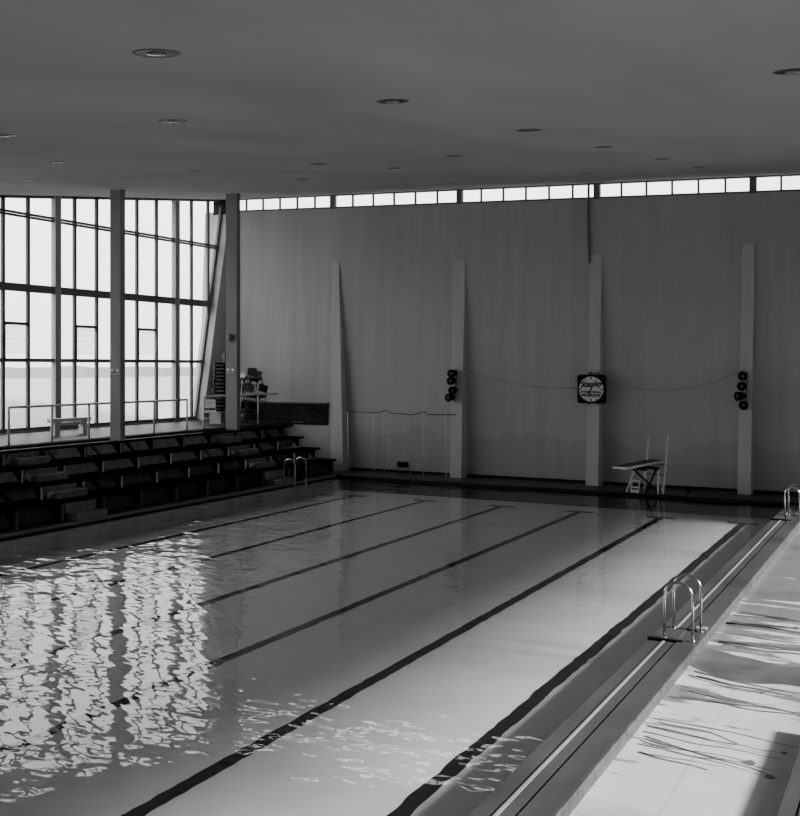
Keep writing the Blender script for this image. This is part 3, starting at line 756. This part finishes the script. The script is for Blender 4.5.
q = nrm.to_track_quat('Z', 'Y').to_euler()
proto = None
for k, (x, y, l) in enumerate(LAMPS):
    loc = Vector((x, y, roof(x, y)))
    if proto is None:
        proto = e = empty('recessed_light', loc, l, 'ceiling light', 'recessed ceiling lights'); e.rotation_euler = q
        local(e, 'rim', MB().lathe([(.165, .0), (.165, -.008), (.185, -.008), (.185, .0)], (0, 0, 0), 'Z', 32), 'lamp_rim')
        local(e, 'recess', MB().lathe([(.165, -.006), (.15, -.004), (.001, -.003)], (0, 0, 0), 'Z', 32), 'lamp_can')
        local(e, 'lens', MB().lathe([(.08, -.006), (.07, -.014), (.001, -.018)], (0, 0, 0), 'Z', 24), 'lamp_lens')
    else:
        dup(proto, loc, q, l)

# ------------------------------------------------------------------ outside
gr = MB()
gr.bm.faces.new([gr.bm.verts.new(p) for p in ((-28, -60, 1.6), (-50, -60, 3.3), (-50, 140, 3.3), (-28, 140, 1.6))])
gr.bm.faces.new([gr.bm.verts.new(p) for p in ((-50, -60, 3.3), (-400, -60, 3.3), (-400, 140, 3.3), (-50, 140, 3.3))])
structure(gr.build('ground', 'ground'), 'pale bank of ground outside the left windows', 'ground')
g2 = MB(); g2.bm.faces.new([g2.bm.verts.new(p) for p in ((XR + .5, -60, -.6), (200, -60, -.6), (200, 140, -.6), (XR + .5, 140, -.6))])
structure(g2.build('ground', 'ground'), 'pale ground outside the right wall', 'ground')
hd = MB()
random.seed(3)
pts = []; y = 20
top = []
while y < 130:
    top.append((y, 4.15 + .25 * noise.noise((y * .35, 0, 0)) + .12 * noise.noise((y * 1.3, 2, 0)))); y += .8
poly = [(-64, top[0][0], 3.3)] + [(-64, a, b) for a, b in top] + [(-64, top[-1][0], 3.3)]
hd.poly_prism(poly[::-1], (-1.5, 0, 0))
tag(hd.build('hedge', 'hedge'), 'faint pale hedge far off outside the windows', 'hedge')

# ------------------------------------------------------------------ light
w = bpy.data.worlds.new('sky'); SC.world = w; w.use_nodes = True
N, L = w.node_tree.nodes, w.node_tree.links; N.clear()
out = N.new('ShaderNodeOutputWorld'); bg = N.new('ShaderNodeBackground'); tc = N.new('ShaderNodeTexCoord'); sp = N.new('ShaderNodeSeparateXYZ'); mr = N.new('ShaderNodeMapRange')
L.new(tc.outputs['Generated'], sp.inputs[0]); L.new(sp.outputs[2], mr.inputs[0])
mr.inputs[1].default_value = 0; mr.inputs[2].default_value = .35; mr.inputs[3].default_value = 1.65; mr.inputs[4].default_value = 2.5
# the sky is dimmer on the right-hand side of the building
xr = N.new('ShaderNodeMapRange'); xr.inputs[1].default_value = -.2; xr.inputs[2].default_value = .6; xr.inputs[3].default_value = 1.0; xr.inputs[4].default_value = .35
L.new(sp.outputs[0], xr.inputs[0])
mm = N.new('ShaderNodeMath'); mm.operation = 'MULTIPLY'; L.new(mr.outputs[0], mm.inputs[0]); L.new(xr.outputs[0], mm.inputs[1])
L.new(mm.outputs[0], bg.inputs[1]); bg.inputs[0].default_value = (1, 1, 1, 1); L.new(bg.outputs[0], out.inputs[0])

sun = bpy.data.lights.new('sun', 'SUN'); sun.energy = 5.7; sun.angle = R(8)
so = bpy.data.objects.new('sun', sun); COL.objects.link(so); so.rotation_euler = (0, R(64), 0); so.location = (30, 10, 20)

def portal(loc, rot, sx, sy):
    l = bpy.data.lights.new('window_portal', 'AREA'); l.shape = 'RECTANGLE'; l.size = sx; l.size_y = sy; l.cycles.is_portal = True
    o = bpy.data.objects.new('window_portal', l); COL.objects.link(o); o.location = loc; o.rotation_euler = rot
portal((XW - .3, 15.5, 6.6), (0, R(-90), 0), 9.6, 37)
portal((XR + .4, 14.5, 3.15), (0, R(90), 0), 2.6, 32.5)
portal((-11.8, YB + .4, 10.6), (R(-90), 0, 0), 31, 2.0)

# ------------------------------------------------------------------ camera
cam = bpy.data.cameras.new('camera'); co = bpy.data.objects.new('camera', cam); COL.objects.link(co)
cam.sensor_fit = 'HORIZONTAL'; cam.sensor_width = 36; cam.lens = 36 * 989 / 800
cam.shift_y = -41 / 800
co.location = (0, 0, 4.2); co.rotation_euler = (PI / 2, 0, R(28.1)); cam.clip_end = 1000
SC.camera = co
SC.view_settings.view_transform = 'AgX'
SC.view_settings.look = 'AgX - Medium High Contrast'
SC.view_settings.exposure = .58
SC.cycles.use_denoising = True
SC.cycles.max_bounces = 10; SC.cycles.diffuse_bounces = 5; SC.cycles.transparent_max_bounces = 16
SC.cycles.sample_clamp_indirect = 6
